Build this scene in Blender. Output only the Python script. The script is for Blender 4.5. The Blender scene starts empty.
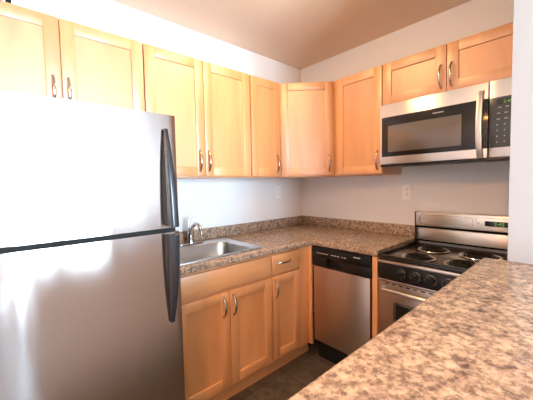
import bpy, bmesh, math
from mathutils import Vector, Matrix

# ------------------------------------------------------------------ camera, world, lights, exposure
S = bpy.context.scene
C = S.collection
PI = math.pi
CAM = Vector((-2.3268, -2.0469, 1.3434))
YAW, PITCH, ROLL, FPX = 0.8444, -0.0547, -0.0204, 291.95
F = Vector((math.cos(YAW)*math.cos(PITCH), math.sin(YAW)*math.cos(PITCH), math.sin(PITCH)))
R0 = Vector((math.sin(YAW), -math.cos(YAW), 0)); U0 = R0.cross(F)
R = math.cos(ROLL)*R0 + math.sin(ROLL)*U0
U = -math.sin(ROLL)*R0 + math.cos(ROLL)*U0
cam = bpy.data.cameras.new('camera'); cam.sensor_width = 36; cam.lens = 36*FPX/533; cam.clip_start = 0.02
co = bpy.data.objects.new('camera', cam); C.objects.link(co)
m = Matrix((R, U, -F)).transposed().to_4x4(); m.translation = CAM
co.matrix_world = m
S.camera = co

W = bpy.data.worlds.new('world'); S.world = W; W.use_nodes = True
bg = W.node_tree.nodes['Background']
bg.inputs[0].default_value = (0.61, 0.81, 1.0, 1); bg.inputs[1].default_value = 74.0
WIN = dict(x0=-2.50, x1=-1.16, z0=0.55, z1=2.06, y=-4.3)
pl = bpy.data.lights.new('window_portal', 'AREA'); pl.shape = 'RECTANGLE'
pl.size = WIN['x1']-WIN['x0']; pl.size_y = WIN['z1']-WIN['z0']; pl.cycles.is_portal = True
po = bpy.data.objects.new('window_portal', pl); C.objects.link(po)
po.location = ((WIN['x0']+WIN['x1'])/2, WIN['y']-0.02, (WIN['z0']+WIN['z1'])/2); po.rotation_euler = (PI/2, 0, 0)

FILL = (-3.40, -2.20); FILL_STRENGTH = 270.0; FILL_COLOR = (1.0, 0.42, 0.12)  # unseen lamp added in the living area as warm fill for the kitchen
LAMP = (-1.20, -0.93); LAMP_STRENGTH = 54.0; LAMP_COLOR = (1.0, 0.70, 0.30)
S.view_settings.view_transform = 'Standard'; S.view_settings.look = 'None'
S.view_settings.gamma = 1; S.view_settings.use_curve_mapping = False
S.view_settings.exposure = 0.04
S.cycles.use_denoising = True
S.cycles.max_bounces = 10; S.cycles.diffuse_bounces = 6; S.cycles.glossy_bounces = 5
S.cycles.sample_clamp_indirect = 6

# ------------------------------------------------------------------ materials
def mat(name, col, rough=0.5, metal=0.0, spec=0.5, coat=0.0, emit=None, estr=0.0):
    M = bpy.data.materials.new(name); M.use_nodes = True
    b = M.node_tree.nodes['Principled BSDF']
    b.inputs['Base Color'].default_value = (*col, 1)
    b.inputs['Roughness'].default_value = rough; b.inputs['Metallic'].default_value = metal
    b.inputs['Specular IOR Level'].default_value = spec
    b.inputs['Coat Weight'].default_value = coat; b.inputs['Coat Roughness'].default_value = 0.32
    if emit: b.inputs['Emission Color'].default_value = (*emit, 1); b.inputs['Emission Strength'].default_value = estr
    return M
def nd(M, t, **kw):
    n = M.node_tree.nodes.new(t)
    for k, v in kw.items():
        if k in n.inputs: n.inputs[k].default_value = v
        else: setattr(n, k, v)
    return n
def ln(M, a, ao, b, bi): M.node_tree.links.new(a.outputs[ao], b.inputs[bi])
def ramp(M, stops):
    r = nd(M, 'ShaderNodeValToRGB'); e = r.color_ramp.elements
    while len(e) < len(stops): e.new(0.5)
    for k, (p, c) in enumerate(stops): e[k].position = p; e[k].color = (*c, 1)
    return r
def bump(M, hnode, hout, strength, dist):
    b = M.node_tree.nodes['Principled BSDF']
    n = nd(M, 'ShaderNodeBump'); n.inputs['Strength'].default_value = strength; n.inputs['Distance'].default_value = dist
    ln(M, hnode, hout, n, 'Height'); ln(M, n, 'Normal', b, 'Normal')

def maple(name, horiz=False):
    M = mat(name, (0.7, 0.4, 0.18), 0.42, coat=1.0)
    b = M.node_tree.nodes['Principled BSDF']
    b.inputs['Coat IOR'].default_value = 1.8; b.inputs['Coat Roughness'].default_value = 0.42
    tc = nd(M, 'ShaderNodeTexCoord')
    mp = nd(M, 'ShaderNodeMapping')
    mp.inputs['Scale'].default_value = (2.2, 9, 9) if horiz else (9, 9, 1.3)
    oi = nd(M, 'ShaderNodeObjectInfo')
    off = nd(M, 'ShaderNodeVectorMath', operation='SCALE'); off.inputs[0].default_value = (37, 11, 23)
    ln(M, oi, 'Random', off, 'Scale'); ln(M, off, 'Vector', mp, 'Location')
    ln(M, tc, 'Object', mp, 'Vector')
    n1 = nd(M, 'ShaderNodeTexNoise'); n1.inputs['Scale'].default_value = 1.1; n1.inputs['Detail'].default_value = 4
    n1.inputs['Distortion'].default_value = 0.6
    ln(M, mp, 'Vector', n1, 'Vector')
    r = ramp(M, [(0.25, (0.565, 0.236, 0.082)), (0.5, (0.645, 0.289, 0.107)), (0.78, (0.716, 0.334, 0.134))])
    ln(M, n1, 'Fac', r, 'Fac')
    hs = nd(M, 'ShaderNodeHueSaturation'); ln(M, r, 'Color', hs, 'Color')
    mr = nd(M, 'ShaderNodeMapRange'); mr.inputs['To Min'].default_value = 0.92; mr.inputs['To Max'].default_value = 1.07
    ln(M, oi, 'Random', mr, 'Value'); ln(M, mr, 'Result', hs, 'Value')
    ln(M, hs, 'Color', b, 'Base Color')
    return M

def steel(name, col=(0.72, 0.66, 0.62), rough=0.35, an=0.75, wave=0.0):
    M = mat(name, col, rough, 1.0)
    b = M.node_tree.nodes['Principled BSDF']
    b.inputs['Anisotropic'].default_value = an
    c = nd(M, 'ShaderNodeCombineXYZ'); c.inputs[2].default_value = 1.0
    ln(M, c, 'Vector', b, 'Tangent')
    tc = nd(M, 'ShaderNodeTexCoord'); mp = nd(M, 'ShaderNodeMapping')
    ln(M, tc, 'Object', mp, 'Vector')
    if wave:
        mp.inputs['Scale'].default_value = (5, 5, 1.4)
        n = nd(M, 'ShaderNodeTexNoise'); n.inputs['Scale'].default_value = 1.0; n.inputs['Detail'].default_value = 1
        ln(M, mp, 'Vector', n, 'Vector'); bump(M, n, 'Fac', wave, 0.02)
    return M

def brushed(name, col, rough, an, wave):
    M = bpy.data.materials.new(name); M.use_nodes = True; t = M.node_tree
    t.nodes.remove(t.nodes['Principled BSDF'])
    g = nd(M, 'ShaderNodeBsdfAnisotropic', distribution='BECKMANN')
    g.inputs['Color'].default_value = (*col, 1); g.inputs['Roughness'].default_value = rough; g.inputs['Anisotropy'].default_value = an
    c = nd(M, 'ShaderNodeCombineXYZ'); c.inputs[2].default_value = 1.0
    ln(M, c, 'Vector', g, 'Tangent'); ln(M, g, 'BSDF', t.nodes['Material Output'], 'Surface')
    tc = nd(M, 'ShaderNodeTexCoord'); mp = nd(M, 'ShaderNodeMapping'); mp.inputs['Scale'].default_value = (9, 9, 2.2)
    n = nd(M, 'ShaderNodeTexNoise'); n.inputs['Scale'].default_value = 1.0; n.inputs['Detail'].default_value = 1
    b = nd(M, 'ShaderNodeBump'); b.inputs['Strength'].default_value = wave; b.inputs['Distance'].default_value = 0.02
    ln(M, tc, 'Object', mp, 'Vector'); ln(M, mp, 'Vector', n, 'Vector'); ln(M, n, 'Fac', b, 'Height'); ln(M, b, 'Normal', g, 'Normal')
    return M

def granite(name, contrast=0.75):
    M = mat(name, (0.6, 0.48, 0.38), 0.22, spec=0.38)
    b = M.node_tree.nodes['Principled BSDF']
    tc = nd(M, 'ShaderNodeTexCoord')
    a = nd(M, 'ShaderNodeTexNoise'); a.inputs['Scale'].default_value = 34; a.inputs['Detail'].default_value = 7; a.inputs['Roughness'].default_value = 0.68
    ln(M, tc, 'Object', a, 'Vector')
    r = ramp(M, [(0.30, (0.15, 0.10, 0.08)), (0.42, (0.31, 0.215, 0.16)), (0.54, (0.45, 0.315, 0.22)), (0.68, (0.54, 0.40, 0.285))])
    ln(M, a, 'Fac', r, 'Fac')
    a2 = nd(M, 'ShaderNodeTexNoise'); a2.inputs['Scale'].default_value = 85; a2.inputs['Detail'].default_value = 4; a2.inputs['Roughness'].default_value = 0.7
    ln(M, tc, 'Object', a2, 'Vector')
    r2 = ramp(M, [(0.36, (0.05, 0.035, 0.035)), (0.45, (0.42, 0.38, 0.38)), (0.54, (1.0, 1.0, 1.0)), (0.68, (1.3, 1.27, 1.22))])
    ln(M, a2, 'Fac', r2, 'Fac')
    mx = nd(M, 'ShaderNodeMix', data_type='RGBA', blend_type='MULTIPLY'); mx.inputs[0].default_value = contrast
    ln(M, r, 'Color', mx, 6); ln(M, r2, 'Color', mx, 7)
    ln(M, mx, 2, b, 'Base Color')
    return M

def paint(name, col, rough=0.6):
    M = mat(name, col, rough, spec=0.3)
    tc = nd(M, 'ShaderNodeTexCoord'); n = nd(M, 'ShaderNodeTexNoise'); n.inputs['Scale'].default_value = 160
    ln(M, tc, 'Object', n, 'Vector'); bump(M, n, 'Fac', 0.06, 0.004)
    return M

def tile(name):
    M = mat(name, (0.1, 0.08, 0.06), 0.38)
    b = M.node_tree.nodes['Principled BSDF']
    tc = nd(M, 'ShaderNodeTexCoord')
    br = nd(M, 'ShaderNodeTexBrick', offset=0.0); br.inputs['Scale'].default_value = 1.0
    br.inputs['Brick Width'].default_value = 0.305; br.inputs['Row Height'].default_value = 0.305
    br.inputs['Mortar Size'].default_value = 0.004; br.inputs['Mortar Smooth'].default_value = 0.3
    ln(M, tc, 'Object', br, 'Vector')
    n = nd(M, 'ShaderNodeTexNoise'); n.inputs['Scale'].default_value = 9; n.inputs['Detail'].default_value = 8; n.inputs['Roughness'].default_value = 0.65; n.inputs['Distortion'].default_value = 1.2
    ln(M, tc, 'Object', n, 'Vector')
    r = ramp(M, [(0.3, (0.034, 0.032, 0.025)), (0.5, (0.083, 0.063, 0.050)), (0.7, (0.138, 0.105, 0.080))])
    ln(M, n, 'Fac', r, 'Fac'); ln(M, r, 'Color', br, 'Color1'); ln(M, r, 'Color', br, 'Color2')
    br.inputs['Mortar'].default_value = (0.03, 0.025, 0.022, 1)
    ln(M, br, 'Color', b, 'Base Color'); bump(M, n, 'Fac', 0.15, 0.01)
    return M

MAPLE = maple('maple_vertical'); MAPLE_H = maple('maple_horizontal', True)
STEEL = steel('stainless_steel'); FRIDGE_STEEL = brushed('brushed_fridge_steel', (0.61, 0.555, 0.53), 0.20, -0.57, 0.14)
DW_STEEL = steel('brushed_dishwasher_steel', (0.60, 0.49, 0.42), 0.36, 0.6)
OVEN_STEEL = steel('brushed_oven_steel', (0.46, 0.38, 0.33), 0.34, 0.6)
SINK_STEEL = steel('satin_sink_steel', (0.62, 0.60, 0.59), 0.30, 0.0)
NICKEL = mat('brushed_nickel', (0.50, 0.43, 0.38), 0.22, 1.0)
CHROME = mat('chrome', (0.56, 0.54, 0.54), 0.17, 1.0)
GRANITE = granite('granite_laminate'); GRANITE_GLARE = granite('granite_laminate_glare', 0.62)  # bar copy of the same laminate, speckle contrast lowered to imitate glare
WALL = paint('white_wall_paint', (0.80, 0.795, 0.795)); WALL_DIMMED = paint('dimmed_wall_paint', (0.36, 0.355, 0.355)); CEIL = paint('ceiling_paint', (0.75, 0.63, 0.50), 0.8)  # partition's paint darkened in colour to tone down the excess light on it
TILE = tile('dark_slate_tile')
BLACK = mat('black_plastic', (0.010, 0.009, 0.009), 0.28, spec=0.28)
BLACKM = mat('matt_black', (0.010, 0.009, 0.008), 0.6, spec=0.2)
ENAMEL = mat('black_enamel', (0.018, 0.015, 0.013), 0.16, spec=0.6)
GLASSK = mat('dark_oven_glass', (0.018, 0.014, 0.012), 0.12, spec=0.3)
MESHK = mat('microwave_window_screen', (0.13, 0.10, 0.085), 0.14, spec=0.6)
GREYK = mat('charcoal_plastic', (0.045, 0.046, 0.05), 0.22, spec=0.6)
HANDLEK = mat('dark_grey_handle_plastic', (0.022, 0.023, 0.027), 0.22, spec=0.5)
WHITEP = mat('white_plastic', (0.90, 0.89, 0.88), 0.35)
MARK = mat('grey_print', (0.55, 0.55, 0.54), 0.5)
GREEN = mat('green_display_digits', (0.1, 0.3, 0.05), 0.5, emit=(0.45, 0.85, 0.12), estr=0.22)
GLASSB = mat('display_glass', (0.02, 0.022, 0.025), 0.12)
GLOW = mat('frosted_lamp_glass', (0.9, 0.85, 0.75), 0.4, emit=LAMP_COLOR, estr=LAMP_STRENGTH)
FILL_GLOW = mat('warm_fill_glow', (0.9, 0.8, 0.65), 0.4, emit=FILL_COLOR, estr=FILL_STRENGTH)
WHITEFR = mat('white_window_frame', (0.82, 0.82, 0.82), 0.4)
def pane_mat():
    M = bpy.data.materials.new('window_glass'); M.use_nodes = True; t = M.node_tree
    t.nodes.remove(t.nodes['Principled BSDF'])
    a = nd(M, 'ShaderNodeBsdfTransparent'); g = nd(M, 'ShaderNodeBsdfGlossy'); g.inputs['Roughness'].default_value = 0.02
    x = nd(M, 'ShaderNodeMixShader'); x.inputs[0].default_value = 0.06
    ln(M, a, 0, x, 1); ln(M, g, 0, x, 2); ln(M, x, 0, t.nodes['Material Output'], 'Surface')
    return M
PANE = pane_mat()

# ------------------------------------------------------------------ mesh helpers
def bm_(): return bmesh.new()
def box(bm, x0, x1, y0, y1, z0, z1, bev=0.0, seg=2):
    x0, x1 = min(x0, x1), max(x0, x1); y0, y1 = min(y0, y1), max(y0, y1); z0, z1 = min(z0, z1), max(z0, z1)
    r = bmesh.ops.create_cube(bm, size=1.0, matrix=Matrix.Translation(((x0+x1)/2, (y0+y1)/2, (z0+z1)/2)) @ Matrix.Diagonal((x1-x0, y1-y0, z1-z0, 1)))
    if bev:
        es = list({e for v in r['verts'] for e in v.link_edges})
        bmesh.ops.bevel(bm, geom=es, offset=bev, segments=seg, affect='EDGES', profile=0.5)
    return bm
def prism(bm, poly, z0, z1, bev=0.0):
    """poly of (x,y) counter-clockwise"""
    b = [bm.verts.new((x, y, z0)) for x, y in poly]; t = [bm.verts.new((x, y, z1)) for x, y in poly]
    n = len(poly); fs = [bm.faces.new(t), bm.faces.new(b[::-1])]
    for k in range(n): fs.append(bm.faces.new((b[k], b[(k+1) % n], t[(k+1) % n], t[k])))
    if bev:
        es = list({e for v in b+t for e in v.link_edges})
        bmesh.ops.bevel(bm, geom=es, offset=bev, segments=2, affect='EDGES', profile=0.5)
    return bm
def sweep(bm, pts, radii, side=Vector((1, 0, 0)), n=10, power=2.0):
    """elliptical section (ra along 'side', rb across) swept along pts"""
    pts = [Vector(p) for p in pts]; rings = []
    for k, p in enumerate(pts):
        t = (pts[min(k+1, len(pts)-1)]-pts[max(k-1, 0)]).normalized()
        s = (side - t*side.dot(t)).normalized(); q = t.cross(s)
        ra, rb = radii[k] if isinstance(radii, list) else radii
        ring = []
        for j in range(n):
            a = 2*PI*j/n; ca, sa = math.cos(a), math.sin(a)
            ca = math.copysign(abs(ca)**(2/power), ca); sa = math.copysign(abs(sa)**(2/power), sa)
            ring.append(bm.verts.new(p + s*ra*ca + q*rb*sa))
        rings.append(ring)
    for a, b in zip(rings, rings[1:]):
        for j in range(n): bm.faces.new((a[j], a[(j+1) % n], b[(j+1) % n], b[j]))
    bm.faces.new(rings[0][::-1]); bm.faces.new(rings[-1])
    return bm
def lathe(bm, prof, at=(0, 0, 0), axis='z', n=28):
    """prof: list of (r, h)"""
    at = Vector(at); rings = []
    for r, h in prof:
        ring = []
        for j in range(n):
            a = 2*PI*j/n; u, v = r*math.cos(a), r*math.sin(a)
            o = {'z': (u, v, h), 'y': (u, h, v), 'x': (h, u, v)}[axis]
            ring.append(bm.verts.new(at + Vector(o)))
        rings.append(ring)
    for a, b in zip(rings, rings[1:]):
        for j in range(n): bm.faces.new((a[j], a[(j+1) % n], b[(j+1) % n], b[j]))
    if prof[0][0] > 1e-4: bm.faces.new(rings[0][::-1])
    if prof[-1][0] > 1e-4: bm.faces.new(rings[-1])
    return bm
def torus(bm, c, Rr, r, n=40, k=8, flat=1.0):
    g = []
    for i in range(n):
        a = 2*PI*i/n; ring = []
        for j in range(k):
            b = 2*PI*j/k; rr = Rr + r*math.cos(b)
            ring.append(bm.verts.new((c[0]+rr*math.cos(a), c[1]+rr*math.sin(a), c[2]+r*flat*math.sin(b))))
        g.append(ring)
    for i in range(n):
        for j in range(k): bm.faces.new((g[i][j], g[(i+1) % n][j], g[(i+1) % n][(j+1) % k], g[i][(j+1) % k]))
    return bm
def rrect(w, h, r, n=6):
    o = []
    for cx, cy, a0 in ((w/2-r, h/2-r, 0), (-w/2+r, h/2-r, PI/2), (-w/2+r, -h/2+r, PI), (w/2-r, -h/2+r, 1.5*PI)):
        for k in range(n+1):
            a = a0 + PI/2*k/n; o.append((cx+r*math.cos(a), cy+r*math.sin(a)))
    return o
def panel_rr(bm, cx, cz, w, h, r, y0, y1):
    """rounded rectangle in the xz plane from y0 (back) to y1 (front, smaller y)"""
    p = rrect(w, h, r)
    f = [bm.verts.new((cx+x, y1, cz+z)) for x, z in p]; b = [bm.verts.new((cx+x, y0, cz+z)) for x, z in p]
    bm.faces.new(f); bm.faces.new(b[::-1]); n = len(p)
    for k in range(n): bm.faces.new((b[k], b[(k+1) % n], f[(k+1) % n], f[k]))
    return bm
def ring_rr(bm, cx, cz, w, h, r, t, y0, y1):
    """thin rounded-rectangle outline (bead) in the xz plane"""
    po = rrect(w, h, r); pi_ = rrect(w-2*t, h-2*t, max(r-t, 0.001)); n = len(po)
    q = [[bm.verts.new((cx+x, y, cz+z)) for x, z in p] for p, y in ((po, y0), (po, y1), (pi_, y1), (pi_, y0))]
    for a, b in zip(q, q[1:]+q[:1]):
        for k in range(n): bm.faces.new((a[k], a[(k+1) % n], b[(k+1) % n], b[k]))
    return bm
def obj(name, bm, material, parent=None, smooth=True, label=None):
    bmesh.ops.recalc_face_normals(bm, faces=bm.faces[:])
    me = bpy.data.meshes.new(name); bm.to_mesh(me); bm.free()
    if material: me.materials.append(material)
    if smooth:
        for p in me.polygons: p.use_smooth = True
        me.set_sharp_from_angle(angle=math.radians(38))
    o = bpy.data.objects.new(name, me); C.objects.link(o)
    if parent: o.parent = parent
    if label: o['label'] = label
    return o
def tag(o, label, cat, group=None):
    o['label'] = label; o['category'] = cat
    if group: o['group'] = group
    return o
def thing(name, label, cat, loc=(0, 0, 0), rz=0.0, group=None):
    o = bpy.data.objects.new(name, None); C.objects.link(o); o.empty_display_size = 0.1
    o.location = loc; o.rotation_euler = (0, 0, rz)
    return tag(o, label, cat, group)
def struct(name, bm, material, parent=None):
    o = obj(name, bm, material, parent, smooth=False)
    o['kind'] = 'structure'
    return o
def text(name, s, size, loc, material, parent, align='LEFT'):
    """text facing local -y, baseline along local x"""
    cu = bpy.data.curves.new('txt', 'FONT'); cu.body = s; cu.size = size; cu.extrude = 0.0004; cu.align_x = align
    o = bpy.data.objects.new('txt', cu); C.objects.link(o)
    dg = bpy.context.evaluated_depsgraph_get()
    me = bpy.data.meshes.new_from_object(o.evaluated_get(dg))
    bpy.data.objects.remove(o); bpy.data.curves.remove(cu)
    me.transform(Matrix.Translation(loc) @ Matrix.Rotation(PI/2, 4, 'X'))
    me.name = name; me.materials.clear(); me.materials.append(material)
    o = bpy.data.objects.new(name, me); C.objects.link(o)
    if parent: o.parent = parent
    return o
NORTH, EAST, DIAG = 0.0, -PI/2, -PI/4

# ------------------------------------------------------------------ the room
CZ = 2.511; PX = -1.06; PY = -1.855; WX = -4.3; SY = -4.3; BAR = 1.067
struct('floor', box(bm_(), WX-0.1, 0.1, SY-0.1, 0.1, -0.05, 0), TILE)
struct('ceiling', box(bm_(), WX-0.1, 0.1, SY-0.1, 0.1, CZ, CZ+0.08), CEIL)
struct('wall_north', box(bm_(), WX-0.1, 0.1, 0, 0.1, 0, CZ), WALL)
struct('wall_east', box(bm_(), 0, 0.1, PY-0.1, 0, 0, CZ), WALL)
struct('wall_partition', box(bm_(), PX, 0, SY, PY, 0, CZ), WALL_DIMMED)
struct('wall_west', box(bm_(), WX-0.1, WX, SY-0.1, 0, 0, CZ), WALL)
b = bm_()
box(b, WX, WIN['x0'], SY-0.1, SY, 0, CZ); box(b, WIN['x1'], PX, SY-0.1, SY, 0, CZ)
box(b, WIN['x0'], WIN['x1'], SY-0.1, SY, 0, WIN['z0']); box(b, WIN['x0'], WIN['x1'], SY-0.1, SY, WIN['z1'], CZ)
struct('wall_south', b, WALL)
struct('wall_half', box(bm_(), -2.30, PX, -2.08, -1.86, 0, BAR-0.042), WALL)
b = bm_(); t = 0.05
x0, x1, z0, z1 = WIN['x0'], WIN['x1'], WIN['z0'], WIN['z1']; y0, y1 = SY-0.08, SY-0.03; xm = -1.86
for a, c, d, e in ((x0, x0+t, z0, z1), (x1-t, x1, z0, z1), (x0, x1, z0, z0+t), (x0, x1, z1-t, z1), (xm-0.07, xm+0.07, z0, z1)): box(b, a, c, y0, y1, d, e)
w = struct('window_1', b, WHITEFR)
struct('window_pane', box(bm_(), x0+t, x1-t, SY-0.058, SY-0.052, z0+t, z1-t), PANE, w)
struct('baseboard_west', box(bm_(), WX, WX+0.014, SY, 0, 0, 0.09), WHITEFR)
struct('baseboard_north', box(bm_(), WX+0.014, -2.56, -0.014, 0, 0, 0.09), WHITEFR)

# ------------------------------------------------------------------ cabinets
def pull(parent, x, y, z, L=0.122, horiz=False):
    """arched bow pull standing off the door face at y (front is -y)"""
    bm = bm_(); pts = []; rad = []; n = 14
    for k in range(n+1):
        s = k/n; q = (s-0.5)*L
        d = 0.004 + 0.026*math.sin(PI*s)**0.75
        pts.append((x+q, y-d, z) if horiz else (x, y-d, z+q))
        w = 0.0046 + 0.0028*math.sin(PI*s)
        if k in (0, n): w = 0.0052
        rad.append((w, 0.0034 + 0.0006*math.sin(PI*s)))
    sweep(bm, pts, rad, Vector((0, 0, 1)) if horiz else Vector((1, 0, 0)), 10)
    for s in (-1, 1):
        q = s*(L/2-0.002)
        lathe(bm, [(0.0075, 0.0), (0.0068, -0.004), (0.0045, -0.008)], (x+q, y, z) if horiz else (x, y, z+q), 'y', 12)
    return obj('handle', bm, NICKEL, parent, label='arched brushed nickel pull')
def shaker(parent, x0, x1, z0, z1, yb, name='door', st=0.06, th=0.02, handle=None, hl=0.122, horiz=False):
    """framed door with a recessed panel; back face at yb, front at yb-th"""
    yf = yb-th; bm = bm_(); v = 0.0016
    box(bm, x0, x0+st, yb, yf, z0, z1, v); box(bm, x1-st, x1, yb, yf, z0, z1, v)
    box(bm, x0+st, x1-st, yb, yf, z0, z0+st, v); box(bm, x0+st, x1-st, yb, yf, z1-st, z1, v)
    d = obj(name, bm, MAPLE, parent)
    obj('panel', box(bm_(), x0+st-0.004, x1-st+0.004, yb-0.002, yf+0.009, z0+st-0.004, z1-st+0.004), MAPLE, d)
    if handle: pull(d, handle[0], yf, handle[1], hl, horiz)
    return d
def slab_front(parent, x0, x1, z0, z1, yb, handle=None, th=0.02):
    d = obj('drawer', box(bm_(), x0, x1, yb, yb-th, z0, z1, 0.002), MAPLE_H, parent)
    if handle: pull(d, handle[0], yb-th, handle[1], 0.135, True)
    return d
UB, UT, UD = 1.3955, 2.160, 0.3005           # upper cabinets: bottom, top, carcass depth
DB, DT = UB+0.010, UT-0.002
# pair above the fridge
t = thing('upper_cabinet', 'pale maple two-door wall cabinet above the fridge', 'cabinet', (0, 0, 1.70), NORTH)
obj('carcass', box(bm_(), -2.488, -1.710, -0.002, -UD, 0, UT-1.70, 0.001), MAPLE, t)
shaker(t, -2.486, -2.1015, 0.010, DT-1.70, -UD-0.0005, handle=(-2.134, 1.813-1.70), hl=0.134)
shaker(t, -2.0975, -1.7125, 0.010, DT-1.70, -UD-0.0005, handle=(-2.073, 1.813-1.70), hl=0.134)
# pair over the sink
t = thing('upper_cabinet', 'tall maple two-door wall cabinet over the sink, right of the fridge', 'cabinet', (0, 0, UB), NORTH)
obj('carcass', box(bm_(), -1.706, -0.932, -0.002, -UD, 0, UT-UB, 0.001), MAPLE, t)
shaker(t, -1.704, -1.3285, DB-UB, DT-UB, -UD-0.0005, handle=(-1.370, 1.504-UB), hl=0.134)
shaker(t, -1.3245, -0.945, DB-UB, DT-UB, -UD-0.0005, handle=(-1.303, 1.504-UB), hl=0.134)
# narrow single
t = thing('upper_cabinet', 'narrow maple single-door wall cabinet between the sink pair and the diagonal corner cabinet', 'cabinet', (0, 0, UB), NORTH)
obj('carcass', box(bm_(), -0.929, -0.617, -0.002, -UD, 0, UT-UB, 0.001), MAPLE, t)
shaker(t, -0.926, -0.632, DB-UB, DT-UB, -UD-0.0005, handle=(-0.668, 1.506-UB), hl=0.134)
# diagonal corner
t = thing('upper_cabinet', 'diagonal maple corner wall cabinet with one door, where the two runs meet', 'cabinet', (0, 0, UB), 0)
obj('carcass', prism(bm_(), [(-.002, -.002), (-0.6145, -.002), (-0.6145, -UD), (-UD, -0.6135), (-.002, -0.6135)], 0, UT-UB, 0.001), MAPLE, t)
d0 = Vector((-0.6145, -UD, 0)); d1 = Vector((-UD, -0.6135, 0)); dl = (d1-d0).length; dm = (d0+d1)/2
ang = math.atan2(d1.y-d0.y, d1.x-d0.x)
dd = shaker(t, -dl/2+0.012, dl/2-0.012, DB-UB, DT-UB, -0.0005, handle=(dl/2-0.045, 1.504-UB), hl=0.134)
rot = Matrix.Translation((dm.x, dm.y, 0)) @ Matrix.Rotation(ang, 4, 'Z')
dd.matrix_local = rot
# range wall single
t = thing('upper_cabinet', 'maple single-door wall cabinet on the range wall, left of the microwave', 'cabinet', (0, -0.616, UB), EAST)
obj('carcass', box(bm_(), 0, 0.417, -0.002, -UD, 0, UT-UB, 0.001), MAPLE, t)
shaker(t, 0.036, 0.415, DB-UB, DT-UB, -UD-0.0005, handle=(0.385, 1.500-UB), hl=0.134)
# above the microwave
MB = 1.872
t = thing('upper_cabinet', 'short maple two-door wall cabinet directly above the microwave', 'cabinet', (0, -1.036, MB), EAST)
obj('carcass', box(bm_(), 0, 0.80, -0.002, -UD, 0, UT-MB, 0.001), MAPLE, t)
shaker(t, 0.003, 0.3985, 0.005, DT-MB, -UD-0.0005, handle=(0.369, 1.973-MB), hl=0.138)
shaker(t, 0.4025, 0.797, 0.005, DT-MB, -UD-0.0005, handle=(0.427, 1.973-MB), hl=0.138)

BD = 0.605; TK = 0.112; BT = 0.876
t = thing('base_cabinet', 'maple sink base cabinet with false drawer front over two doors, beside the fridge', 'cabinet', (0, 0, 0), NORTH)
b = bm_(); box(b, -1.716, -1.700, -0.003, -BD, TK, BT); box(b, -1.042, -1.026, -0.003, -BD, TK, BT); box(b, -1.700, -1.042, -0.003, -BD, TK, TK+0.016)
box(b, -1.700, -1.042, -0.003, -0.012, TK+0.016, BT)
box(b, -1.700, -1.042, -BD+0.019, -BD, 0.70, 0.755); box(b, -1.700, -1.042, -BD+0.019, -BD, 0.85, BT); box(b, -1.700, -1.042, -BD+0.019, -BD, TK+0.016, 0.15); box(b, -1.392, -1.35, -BD+0.019, -BD, 0.15, 0.70)
obj('carcass', b, MAPLE, t)
obj('toe_kick', box(bm_(), -1.716, -1.026, -0.535, -0.55, 0, TK), MAPLE_H, t)
slab_front(t, -1.712, -1.0305, 0.736, 0.862, -BD-0.0005)
shaker(t, -1.712, -1.3725, 0.135, 0.716, -BD-0.0005, handle=(-1.417, 0.630))
shaker(t, -1.3685, -1.0305, 0.135, 0.716, -BD-0.0005, handle=(-1.345, 0.626))
t = thing('base_cabinet', 'narrow maple base cabinet with one drawer over one door, beside the dishwasher corner', 'cabinet', (0, 0, 0), NORTH)
obj('carcass', box(bm_(), -1.024, -0.746, -0.003, -BD, TK, BT), MAPLE, t)
b = bm_(); box(b, -0.744, -0.624, -BD+0.04, -BD-0.006, TK, BT, 0.001); box(b, -0.642, -0.624, -BD-0.007, -BD-0.036, TK, BT, 0.001)
obj('corner_filler', b, MAPLE, t)
obj('toe_kick', box(bm_(), -1.024, -0.58, -0.535, -0.55, 0, TK), MAPLE_H, t)
slab_front(t, -1.0225, -0.749, 0.736, 0.862, -BD-0.0005, handle=(-0.918, 0.806))
shaker(t, -1.0225, -0.749, 0.135, 0.716, -BD-0.0005, handle=(-0.998, 0.630))
t = obj('end_panel', box(bm_(), -0.008, -0.630, -1.1275, -1.160, 0, BT, 0.001), MAPLE)
tag(t, 'slim upright maple end panel between the dishwasher and the range', 'panel')

# ------------------------------------------------------------------ worktop with backsplash
CT = 0.9164; CB = 0.8775
t = thing('worktop', 'L-shaped brown granite-look worktop running from the fridge round the corner to the range', 'countertop', (0, 0, CB))
HX0, HX1, HY0, HY1 = -1.672, -1.068, -0.585, -0.075
b = bm_(); outer = [(-0.003, -0.003), (-1.722, -0.003), (-1.722, -0.637), (-0.637, -0.637), (-0.637, -1.162), (-0.003, -1.162)]
hole = [(HX0, HY0), (HX1, HY0), (HX1, HY1), (HX0, HY1)]
es = []
for lp in (outer, hole):
    vs = [b.verts.new((x, y, CT-CB)) for x, y in lp]
    es += [b.edges.new((vs[k], vs[(k+1) % len(vs)])) for k in range(len(vs))]
bmesh.ops.triangle_fill(b, use_beauty=True, use_dissolve=False, edges=es)
r = bmesh.ops.extrude_face_region(b, geom=b.faces[:])
bmesh.ops.translate(b, vec=(0, 0, -(CT-CB)), verts=[v for v in r['geom'] if isinstance(v, bmesh.types.BMVert)])
def front(e):
    a, c = e.verts[0].co, e.verts[1].co
    if abs(a.z-c.z) > 1e-5: return False
    return (abs(a.y+0.637) < 1e-4 and abs(c.y+0.637) < 1e-4) or (abs(a.x+0.637) < 1e-4 and abs(c.x+0.637) < 1e-4)
bmesh.ops.bevel(b, geom=[e for e in b.edges if front(e)], offset=0.011, segments=4, affect='EDGES', profile=0.5)
obj('top', b, GRANITE, t)
BS = 1.0034-CB; TT = CT-CB+0.0003
obj('backsplash', box(bm_(), -1.722, -0.022, -0.001, -0.021, TT, BS, 0.003), GRANITE, t)
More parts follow.
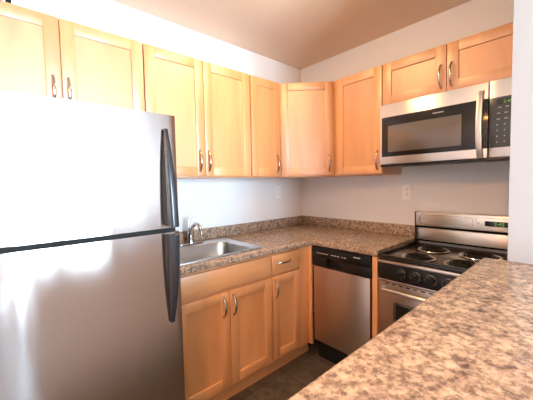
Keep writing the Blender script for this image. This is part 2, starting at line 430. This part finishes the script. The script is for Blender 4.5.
obj('backsplash', box(bm_(), -0.001, -0.021, -0.001, -1.162, TT, BS, 0.003), GRANITE, t)

# ------------------------------------------------------------------ sink and tap
def rr_loop(bm, x0, x1, y0, y1, z, r, n=6):
    return [bm.verts.new(((x0+x1)/2+x, (y0+y1)/2+y, z)) for x, y in rrect(x1-x0, y1-y0, r, n)]
def bridge(bm, a, b_):
    for k in range(len(a)): bm.faces.new((a[k], a[(k+1) % len(a)], b_[(k+1) % len(a)], b_[k]))
t = thing('kitchen_sink', 'stainless single-bowl sink set into the granite-look worktop by the fridge', 'sink', (-1.37, -0.325, CT))
b = bm_(); X0, X1, Y0, Y1 = -0.325, 0.325, -0.255, 0.255
L = [rr_loop(b, X0, X1, Y0, Y1, 0.0006, 0.045), rr_loop(b, X0+.001, X1-.001, Y0+.001, Y1-.001, 0.0046, 0.045),
     rr_loop(b, X0+.012, X1-.012, Y0+.012, Y1-.012, 0.0052, 0.04), rr_loop(b, X0+.016, X1-.016, Y0+.016, Y1-.016, 0.003, 0.04)]
bx0, bx1, by0, by1 = -0.270, 0.270, -0.220, 0.140
def inn(d, z, r): return rr_loop(b, bx0+d, bx1-d, by0+d, by1-d, z, r)
L += [inn(0, 0.003, 0.085), inn(.006, 0.000, 0.082), inn(.010, -0.008, 0.08), inn(.022, -0.13, 0.075), inn(.036, -0.160, 0.065), inn(.065, -0.172, 0.05)]
for a, c in zip(L, L[1:]): bridge(b, a, c)
b.faces.new(L[-1])
obj('basin', b, SINK_STEEL, t)
obj('drain', lathe(bm_(), [(0.045, -0.1715), (0.045, -0.1690), (0.036, -0.1695), (0.010, -0.1705), (0.0, -0.1705)], (0, -0.04, 0)), CHROME, t)
t = thing('faucet', 'chrome single-lever kitchen tap on the sink back ledge beside the fridge', 'faucet', (-1.352, -0.116, CT+0.0056))
obj('base_plate', prism(bm_(), [(x, y) for x, y in rrect(0.20, 0.05, 0.0245)], 0, 0.009, 0.003), CHROME, t)
obj('body', lathe(bm_(), [(0.026, 0.009), (0.024, 0.02), (0.021, 0.05), (0.022, 0.075), (0.017, 0.088), (0.0, 0.09)]), CHROME, t)
pts = [(0, -0.004, 0.05), (0, -0.018, 0.095), (0, -0.042, 0.132), (0, -0.075, 0.153), (0, -0.11, 0.153), (0, -0.14, 0.136), (0, -0.157, 0.108), (0, -0.160, 0.092)]
obj('spout', sweep(bm_(), pts, [(.014, .014), (.0135, .013), (.0125, .012), (.012, .0115), (.012, .0115), (.012, .0115), (.013, .0125), (.013, .0125)], n=14), CHROME, t)
pts = [(-0.004, 0.004, 0.080), (-0.006, 0.012, 0.12), (-0.002, 0.016, 0.155), (0.010, 0.014, 0.185), (0.020, 0.010, 0.200)]
obj('lever', sweep(bm_(), pts, [(.011, .009), (.008, .007), (.008, .006), (.010, .006), (.007, .004)], n=12), CHROME, t)

# ------------------------------------------------------------------ fridge
t = thing('refrigerator', 'large stainless top-freezer fridge with dark bowed handles, at the left of the sink', 'refrigerator', (-2.495, 0, 0), NORTH)
FW = 0.750
obj('body', box(bm_(), 0.004, FW-0.004, -0.04, -0.700, 0.03, 1.640, 0.004), GREYK, t)
obj('gasket', box(bm_(), 0.012, FW-0.012, -0.701, -0.772, 0.115, 1.63), BLACKM, t)
def fr_door(name, z0, z1):
    bm = bm_(); nx, nz = 16, 1
    ys = lambda s: -0.792 - 0.008*math.sin(PI*s)**0.6 if 0 < s < 1 else -0.792
    poly = [(FW, -0.775), (FW, -0.7105), (0, -0.7105), (0, -0.775)]
    poly = [(0, -0.712), (0, -0.782), (0.004, -0.790)]
    for k in range(1, 24):
        s = k/24; poly.append((0.004+(FW-0.008)*s, -0.790-0.010*math.sin(PI*s)**0.55))
    poly += [(FW-0.004, -0.790), (FW, -0.782), (FW, -0.712)]
    prism(bm, poly, z0, z1)
    return obj(name, bm, FRIDGE_STEEL, t)
fd = fr_door('freezer_door', 1.158, 1.655)
rd = fr_door('fridge_door', 0.105, 1.138)
def fr_handle(parent, z0, z1, up):
    """flat bowed bar that is widest and stands out furthest at the door gap and tapers to its far end"""
    bm = bm_(); n = 16; xs = FW-0.045
    pts, rad = [], []
    for k in range(n+1):
        s = k/n                                  # 0 at the gap end
        z = z0+(z1-z0)*s if up else z1-(z1-z0)*s
        out = 0.040*(1-s**2.2)+0.006
        pts.append((xs-0.010*(s**1.5), -0.797-out, z)); rad.append((0.0175-0.008*s**1.6, 0.0105-0.004*s))
    sweep(bm, pts, rad, Vector((1, 0, 0)), 14, 3.0)
    # standoff web behind the bar
    web = [(pts[k][0], -0.797-0.001, pts[k][2]) for k in range(n+1)]
    for k in range(n):
        for sx in (1,):
            a, c = pts[k], pts[k+1]; w0, w1 = rad[k][0]*0.72, rad[k+1][0]*0.72
            v = [bm.verts.new(p) for p in ((a[0]-w0, a[1], a[2]), (c[0]-w1, c[1], c[2]), (c[0]-w1, -0.797, c[2]), (a[0]-w0, -0.797, a[2]),
                                            (a[0]+w0, a[1], a[2]), (c[0]+w1, c[1], c[2]), (c[0]+w1, -0.797, c[2]), (a[0]+w0, -0.797, a[2]))]
            for f in ((0, 1, 2, 3), (7, 6, 5, 4), (0, 3, 7, 4), (1, 5, 6, 2), (0, 4, 5, 1), (3, 2, 6, 7)): bm.faces.new([v[i] for i in f])
    return obj('handle', bm, HANDLEK, parent, label='dark grey bowed plastic handle')
fr_handle(fd, 1.166, 1.590, True)
fr_handle(rd, 0.735, 1.132, False)
obj('hinge_cover', box(bm_(), 0.02, 0.12, -0.60, -0.76, 1.6405, 1.672, 0.006), GREYK, t)
obj('base_grille', box(bm_(), 0.006, FW-0.006, -0.66, -0.735, 0.0, 0.098, 0.003), BLACKM, t)

# ------------------------------------------------------------------ dishwasher
t = thing('dishwasher', 'narrow stainless dishwasher with black control strip, under the worktop in the corner', 'dishwasher', (0, -0.6475, 0), EAST)
DWW = 0.474
obj('body', box(bm_(), 0.004, DWW-0.004, -0.02, -0.590, 0.13, 0.872), BLACKM, t)
obj('door', box(bm_(), 0.010, DWW-0.010, -0.592, -0.632, 0.158, 0.727, 0.004), DW_STEEL, t)
b = bm_(); box(b, 0.0, DWW, -0.592, -0.640, 0.800, 0.874, 0.004)
box(b, 0.0, 0.135, -0.592, -0.640, 0.731, 0.7995, 0.003); box(b, 0.265, DWW, -0.592, -0.640, 0.731, 0.7995, 0.003); box(b, 0.13, 0.27, -0.592, -0.612, 0.731, 0.80)
box(b, 0.02, DWW-0.06, -0.641, -0.6425, 0.862, 0.866)
cp = obj('control_panel', b, BLACK, t)
for k, (x, w) in enumerate(((.050, .016), (.072, .012), (.090, .018), (.114, .014), (.134, .012), (.175, .02), (.202, .014), (.222, .02), (.262, .01), (.280, .016))):
    obj('button_mark', box(bm_(), x, x+w, -0.6401, -0.6408, 0.829, 0.834), MARK, cp)
obj('badge', box(bm_(), 0.352, 0.402, -0.6401, -0.6412, 0.846, 0.852), MARK, cp, label='small pale badge')
obj('toe_kick', box(bm_(), 0.0, DWW, -0.52, -0.572, 0, 0.128), BLACKM, t)

# ------------------------------------------------------------------ range
RW = 0.612
t = thing('electric_range', 'stainless and black electric coil range standing below the microwave', 'stove', (0, -1.1685, 0), EAST)
obj('body', box(bm_(), 0.002, RW-0.002, -0.02, -0.598, 0.02, 0.872, 0.003), BLACKM, t)
b = bm_(); box(b, 0, RW, -0.06, -0.628, 0.874, 0.888, 0.004)
box(b, 0, 0.016, -0.06, -0.630, 0.8875, 0.903, 0.005); box(b, RW-0.016, RW, -0.06, -0.630, 0.8875, 0.903, 0.005)
box(b, 0.01, RW-0.01, -0.612, -0.630, 0.8875, 0.899, 0.004)
ct = obj('cooktop', b, ENAMEL, t)
ZC = 0.8885
for (bx, by, rr) in ((0.196, -0.527, 0.079), (0.188, -0.265, 0.079), (0.425, -0.527, 0.079), (0.440, -0.262, 0.092)):
    bn = obj('burner', torus(bm_(), (bx, by, ZC+0.003), rr+0.008, 0.0065, 44, 8, 0.55), CHROME, t, label='coil burner in a chrome drip ring')
    obj('drip_bowl', lathe(bm_(), [(rr+0.005, ZC+0.003), (rr*0.8, ZC+0.0015), (rr*0.4, ZC+0.0006), (0.0, ZC+0.0006)], (bx, by, 0), 'z', 36), ENAMEL, bn)
    pts = []; turns = 4 if rr > 0.09 else 3
    for k in range(turns*26+1):
        a = 2*PI*k/26; q = 0.016+(rr-0.022)*k/(turns*26)
        pts.append((bx+q*math.cos(a), by+q*math.sin(a), ZC+0.010))
    obj('coil', sweep(bm_(), pts, (0.0052, 0.0042), Vector((0, 0, 1)), 6), BLACKM, bn)
# backguard: upper panel, dark slot, sloping lower panel, black end caps
bg_ = obj('backguard', box(bm_(), 0.006, RW-0.006, -0.004, -0.084, 1.018, 1.118, 0.006), STEEL, t)
obj('lower_panel', prism(bm_(), [(0.006, -0.004), (0.006, -0.066), (RW-0.006, -0.066), (RW-0.006, -0.004)][::1], 0.915, 1.000, 0.002), STEEL, bg_)
obj('slot', box(bm_(), 0.008, RW-0.008, -0.004, -0.045, 0.9005, 1.0175), BLACKM, bg_)
for x0, x1 in ((0, 0.0055), (RW-0.0055, RW)): obj('end_cap', box(bm_(), x0, x1, -0.002, -0.086, 0.889, 1.120, 0.002), BLACK, bg_)
b = bm_(); ring_rr(b, 0.198, 1.066, 0.325, 0.070, 0.016, 0.003, -0.0838, -0.0852); ring_rr(b, 0.488, 1.066, 0.225, 0.072, 0.016, 0.003, -0.0838, -0.0852)
obj('panel_outline', b, NICKEL, bg_)
dsp = obj('clock_display', box(bm_(), 0.424, 0.566, -0.0838, -0.0862, 1.050, 1.082, 0.001), GLASSB, bg_, label='dark clock display with green digits')
text('digits', '2:45', 0.030, (0.470, -0.0864, 1.0555), GREEN, dsp)
obj('indicator', lathe(bm_(), [(0.0035, -0.0838), (0.0035, -0.0856), (0, -0.0856)], (0.392, 0, 1.066), 'y', 12), BLACK, bg_)
# control panel and knobs
b = bm_(); box(b, 0.0, RW, -0.599, -0.634, 0.745, 0.850, 0.004)
fp = obj('control_panel', b, BLACK, t)
b = bm_(); box(b, 0.0, RW, -0.599, -0.637, 0.8505, 0.8685, 0.005)
obj('trim', b, STEEL, fp)
obj('trim', box(bm_(), 0.0, RW, -0.634, -0.6365, 0.744, 0.752, 0.001), STEEL, fp)
for kx in (0.140, 0.222, 0.303, 0.384, 0.466):
    kb = bm_(); lathe(kb, [(0.029, -0.6342), (0.029, -0.638), (0.026, -0.640), (0.022, -0.641), (0.020, -0.658), (0.017, -0.661), (0, -0.661)], (kx, 0, 0.803), 'y', 26)
    kn = obj('knob', kb, BLACK, fp)
    kb = bm_(); box(kb, kx-0.0045, kx+0.0045, -0.660, -0.668, 0.785, 0.821, 0.002); obj('grip', kb, BLACK, kn)
    kb = bm_(); p = torus(kb, (0, 0, 0), 0.0275, 0.0016, 30, 6); bmesh.ops.transform(kb, matrix=Matrix.Translation((kx, -0.6395, 0.803)) @ Matrix.Rotation(PI/2, 4, 'X'), verts=kb.verts[:])
    obj('bezel', kb, CHROME, kn)
# oven door
od = obj('oven_door', box(bm_(), 0.004, RW-0.004, -0.599, -0.632, 0.165, 0.738, 0.004), OVEN_STEEL, t)
b = bm_(); ring_rr(b, 0.306, 0.46, 0.420, 0.330, 0.012, 0.014, -0.631, -0.635)
obj('window_frame', b, NICKEL, od)
obj('oven_window', panel_rr(bm_(), 0.306, 0.46, 0.392, 0.302, 0.006, -0.631, -0.6335), GLASSK, od)
b = bm_()
for k in range(13): box(b, 0.045+k*0.041, 0.045+k*0.041+0.022, -0.631, -0.6328, 0.7245, 0.7315)
obj('vent_slots', b, BLACKM, od)
b = bm_()
hp = [(0.035, -0.631, 0.700), (0.037, -0.655, 0.700), (0.048, -0.672, 0.700), (0.075, -0.678, 0.700)]
hp = hp + [(0.306, -0.680, 0.700)] + [(RW-x, y, z) for x, y, z in hp[::-1]]
sweep(b, hp, (0.0105, 0.0095), Vector((0, 0, 1)), 12)
obj('handle', b, STEEL, od)
obj('drawer', box(bm_(), 0.004, RW-0.004, -0.599, -0.630, 0.030, 0.160, 0.004), STEEL, t)

# ------------------------------------------------------------------ microwave
MW = 0.765; MZ = 1.456; MH = 0.412
t = thing('microwave', 'stainless over-range microwave fixed above the stove, black window and keypad', 'microwave', (0, -1.046, MZ), EAST)
b = bm_(); box(b, 0.004, MW-0.004, -0.005, -0.336, 0.0, MH, 0.003)
bd = obj('body', b, BLACKM, t)
obj('grease_filter', box(bm_(), 0.08, 0.36, -0.06, -0.26, -0.004, -0.0002, 0.001), GREYK, bd); obj('grease_filter', box(bm_(), 0.41, 0.69, -0.06, -0.26, -0.004, -0.0002, 0.001), GREYK, bd)
DX = 0.611
dr = obj('door', box(bm_(), 0.0, DX-0.0015, -0.3365, -0.372, 0.006, MH-0.003, 0.003), STEEL, t)
obj('window_glass', box(bm_(), 0.014, DX-0.0018, -0.3715, -0.3745, 0.056, 0.322, 0.001), GLASSK, dr, label='black glass')
obj('window', box(bm_(), 0.058, DX-0.125, -0.3744, -0.3752, 0.086, 0.262, 0.0003), MESHK, dr, label='lighter see-through screen')
b = bm_()
for k in range(10): 
    w = 0.0042 if k % 3 else 0.0032
    box(b, 0.335+k*0.0062, 0.335+k*0.0062+w, -0.3744, -0.3750, 0.291, 0.297)
obj('badge', b, MARK, dr, label='small pale badge')
b = bm_(); hx = DX-0.033; pts = []; rad = []
for k in range(15):
    s = k/14; pts.append((hx, -0.372-0.006-0.040*math.sin(PI*s)**0.6, 0.012+s*0.352)); rad.append((0.0155, 0.0065))
sweep(b, pts, rad, Vector((1, 0, 0)), 14, 3.5)
box(b, hx-0.012, hx+0.012, -0.371, -0.380, 0.012, 0.034); box(b, hx-0.012, hx+0.012, -0.371, -0.380, 0.342, 0.364)
obj('handle', b, STEEL, dr)
cp = obj('control_panel', box(bm_(), DX+0.0025, MW, -0.3365, -0.372, 0.006, MH-0.003, 0.003), STEEL, t)
kp = obj('keypad', box(bm_(), DX+0.003, MW-0.004, -0.3715, -0.3745, 0.056, 0.318, 0.001), GREYK, cp)
obj('display', box(bm_(), DX+0.035, MW-0.02, -0.3744, -0.3752, 0.278, 0.305), GLASSB, kp)
text('digits', '2:45', 0.022, (DX+0.062, -0.3757, 0.283), GREEN, kp)
for r_ in range(7):
    z = 0.262-r_*0.030
    for c_ in range(4):
        x = DX+0.036+c_*0.031
        w = 0.014 if r_ < 3 else 0.0045
        if r_ == 0: x += 0.004
        obj('key_mark', box(bm_(), x, x+w, -0.3744, -0.3750, z, z+0.004 if r_ < 3 else z+0.006), MARK, kp)
obj('vent_base', box(bm_(), 0.002, MW-0.002, -0.30, -0.366, -0.012, 0.0055, 0.002), BLACK, t)

# ------------------------------------------------------------------ bar counter
t = obj('bar_counter', box(bm_(), -2.36, PX-0.0012, -2.42, -1.787, BAR-0.040, BAR, 0.010, 4), GRANITE_GLARE)
tag(t, 'raised granite-look bar counter in the foreground, butted against the white wall end', 'countertop')
t.location = (0, 0, 0)

# ------------------------------------------------------------------ outlets, vent, lamp
def outlet(label, loc, rz):
    t = thing('power_outlet', label, 'outlet', loc, rz)
    b = bm_(); panel_rr(b, 0, 0, 0.070, 0.114, 0.006, -0.0005, -0.006)
    obj('cover_plate', b, WHITEP, t)
    for s in (-1, 1):
        so = obj('socket', panel_rr(bm_(), 0, s*0.0215, 0.034, 0.029, 0.012, -0.0062, -0.0085), WHITEP, t)
        b = bm_()
        for x in (-0.0065, 0.0065): box(b, x-0.0013, x+0.0013, -0.0086, -0.0090, s*0.0215+0.000, s*0.0215+0.009)
        lathe(b, [(0.0026, -0.0086), (0.0026, -0.0090), (0, -0.0090)], (0, 0, s*0.0215-0.007), 'y', 10)
        obj('slots', b, BLACKM, so)
    obj('screw', lathe(bm_(), [(0.003, -0.006), (0.003, -0.0068), (0, -0.0068)], (0, 0, 0), 'y', 10), MARK, t)
outlet('white double outlet on the wall left of the microwave, above the backsplash beside the range', (0, -1.078, 1.259), EAST)
outlet('white double outlet on the sink wall near the corner, below the narrow wall cabinet', (-0.360, 0, 1.262), NORTH)
t = thing('air_vent', 'dark slotted air vent high on the wall above the fridge cabinet', 'vent', (-2.40, 0, 2.338))
obj('frame', ring_rr(bm_(), 0, 0, 0.34, 0.11, 0.006, 0.016, -0.0005, -0.010), WHITEP, t)
obj('backing', panel_rr(bm_(), 0, 0, 0.31, 0.08, 0.003, -0.0005, -0.002), WHITEP, t)
for k in range(8):
    x = -0.130+k*0.0372
    obj('louvre', box(bm_(), x-0.012, x+0.012, -0.0022, -0.006, -0.036, 0.036), BLACKM, t)
def ceiling_lamp(label, at, glow):
    t = thing('ceiling_light', label, 'lamp', (at[0], at[1], CZ))
    obj('base', lathe(bm_(), [(0.165, -0.0005), (0.168, -0.012), (0.160, -0.028), (0.0, -0.028)], (0, 0, 0), 'z', 40), NICKEL, t)
    prof = [(0.150, -0.0285)] + [(0.150*math.cos(a), -0.0285-0.045*math.sin(a)) for a in [PI/2*k/10 for k in range(1, 10)]] + [(0.0, -0.0735)]
    obj('glass_dome', lathe(bm_(), prof, (0, 0, 0), 'z', 40), glow, t)
    obj('finial', lathe(bm_(), [(0.010, -0.0725), (0.012, -0.080), (0.006, -0.090), (0.0, -0.092)], (0, 0, 0), 'z', 16), NICKEL, t)
ceiling_lamp('round flush ceiling lamp with frosted glass dome over the kitchen floor', LAMP, GLOW)
ceiling_lamp('added unseen amber flush lamp giving warm fill from the living area behind the bar', FILL, FILL_GLOW)

GROUPS = {'upper_cabinet': 'maple wall cabinets', 'base_cabinet': 'maple base cabinets', 'power_outlet': 'white wall outlets', 'ceiling_light': 'flush ceiling lamps'}
for o in C.objects:
    if o.parent is None and o.name.split('.')[0] in GROUPS: o['group'] = GROUPS[o.name.split('.')[0]]
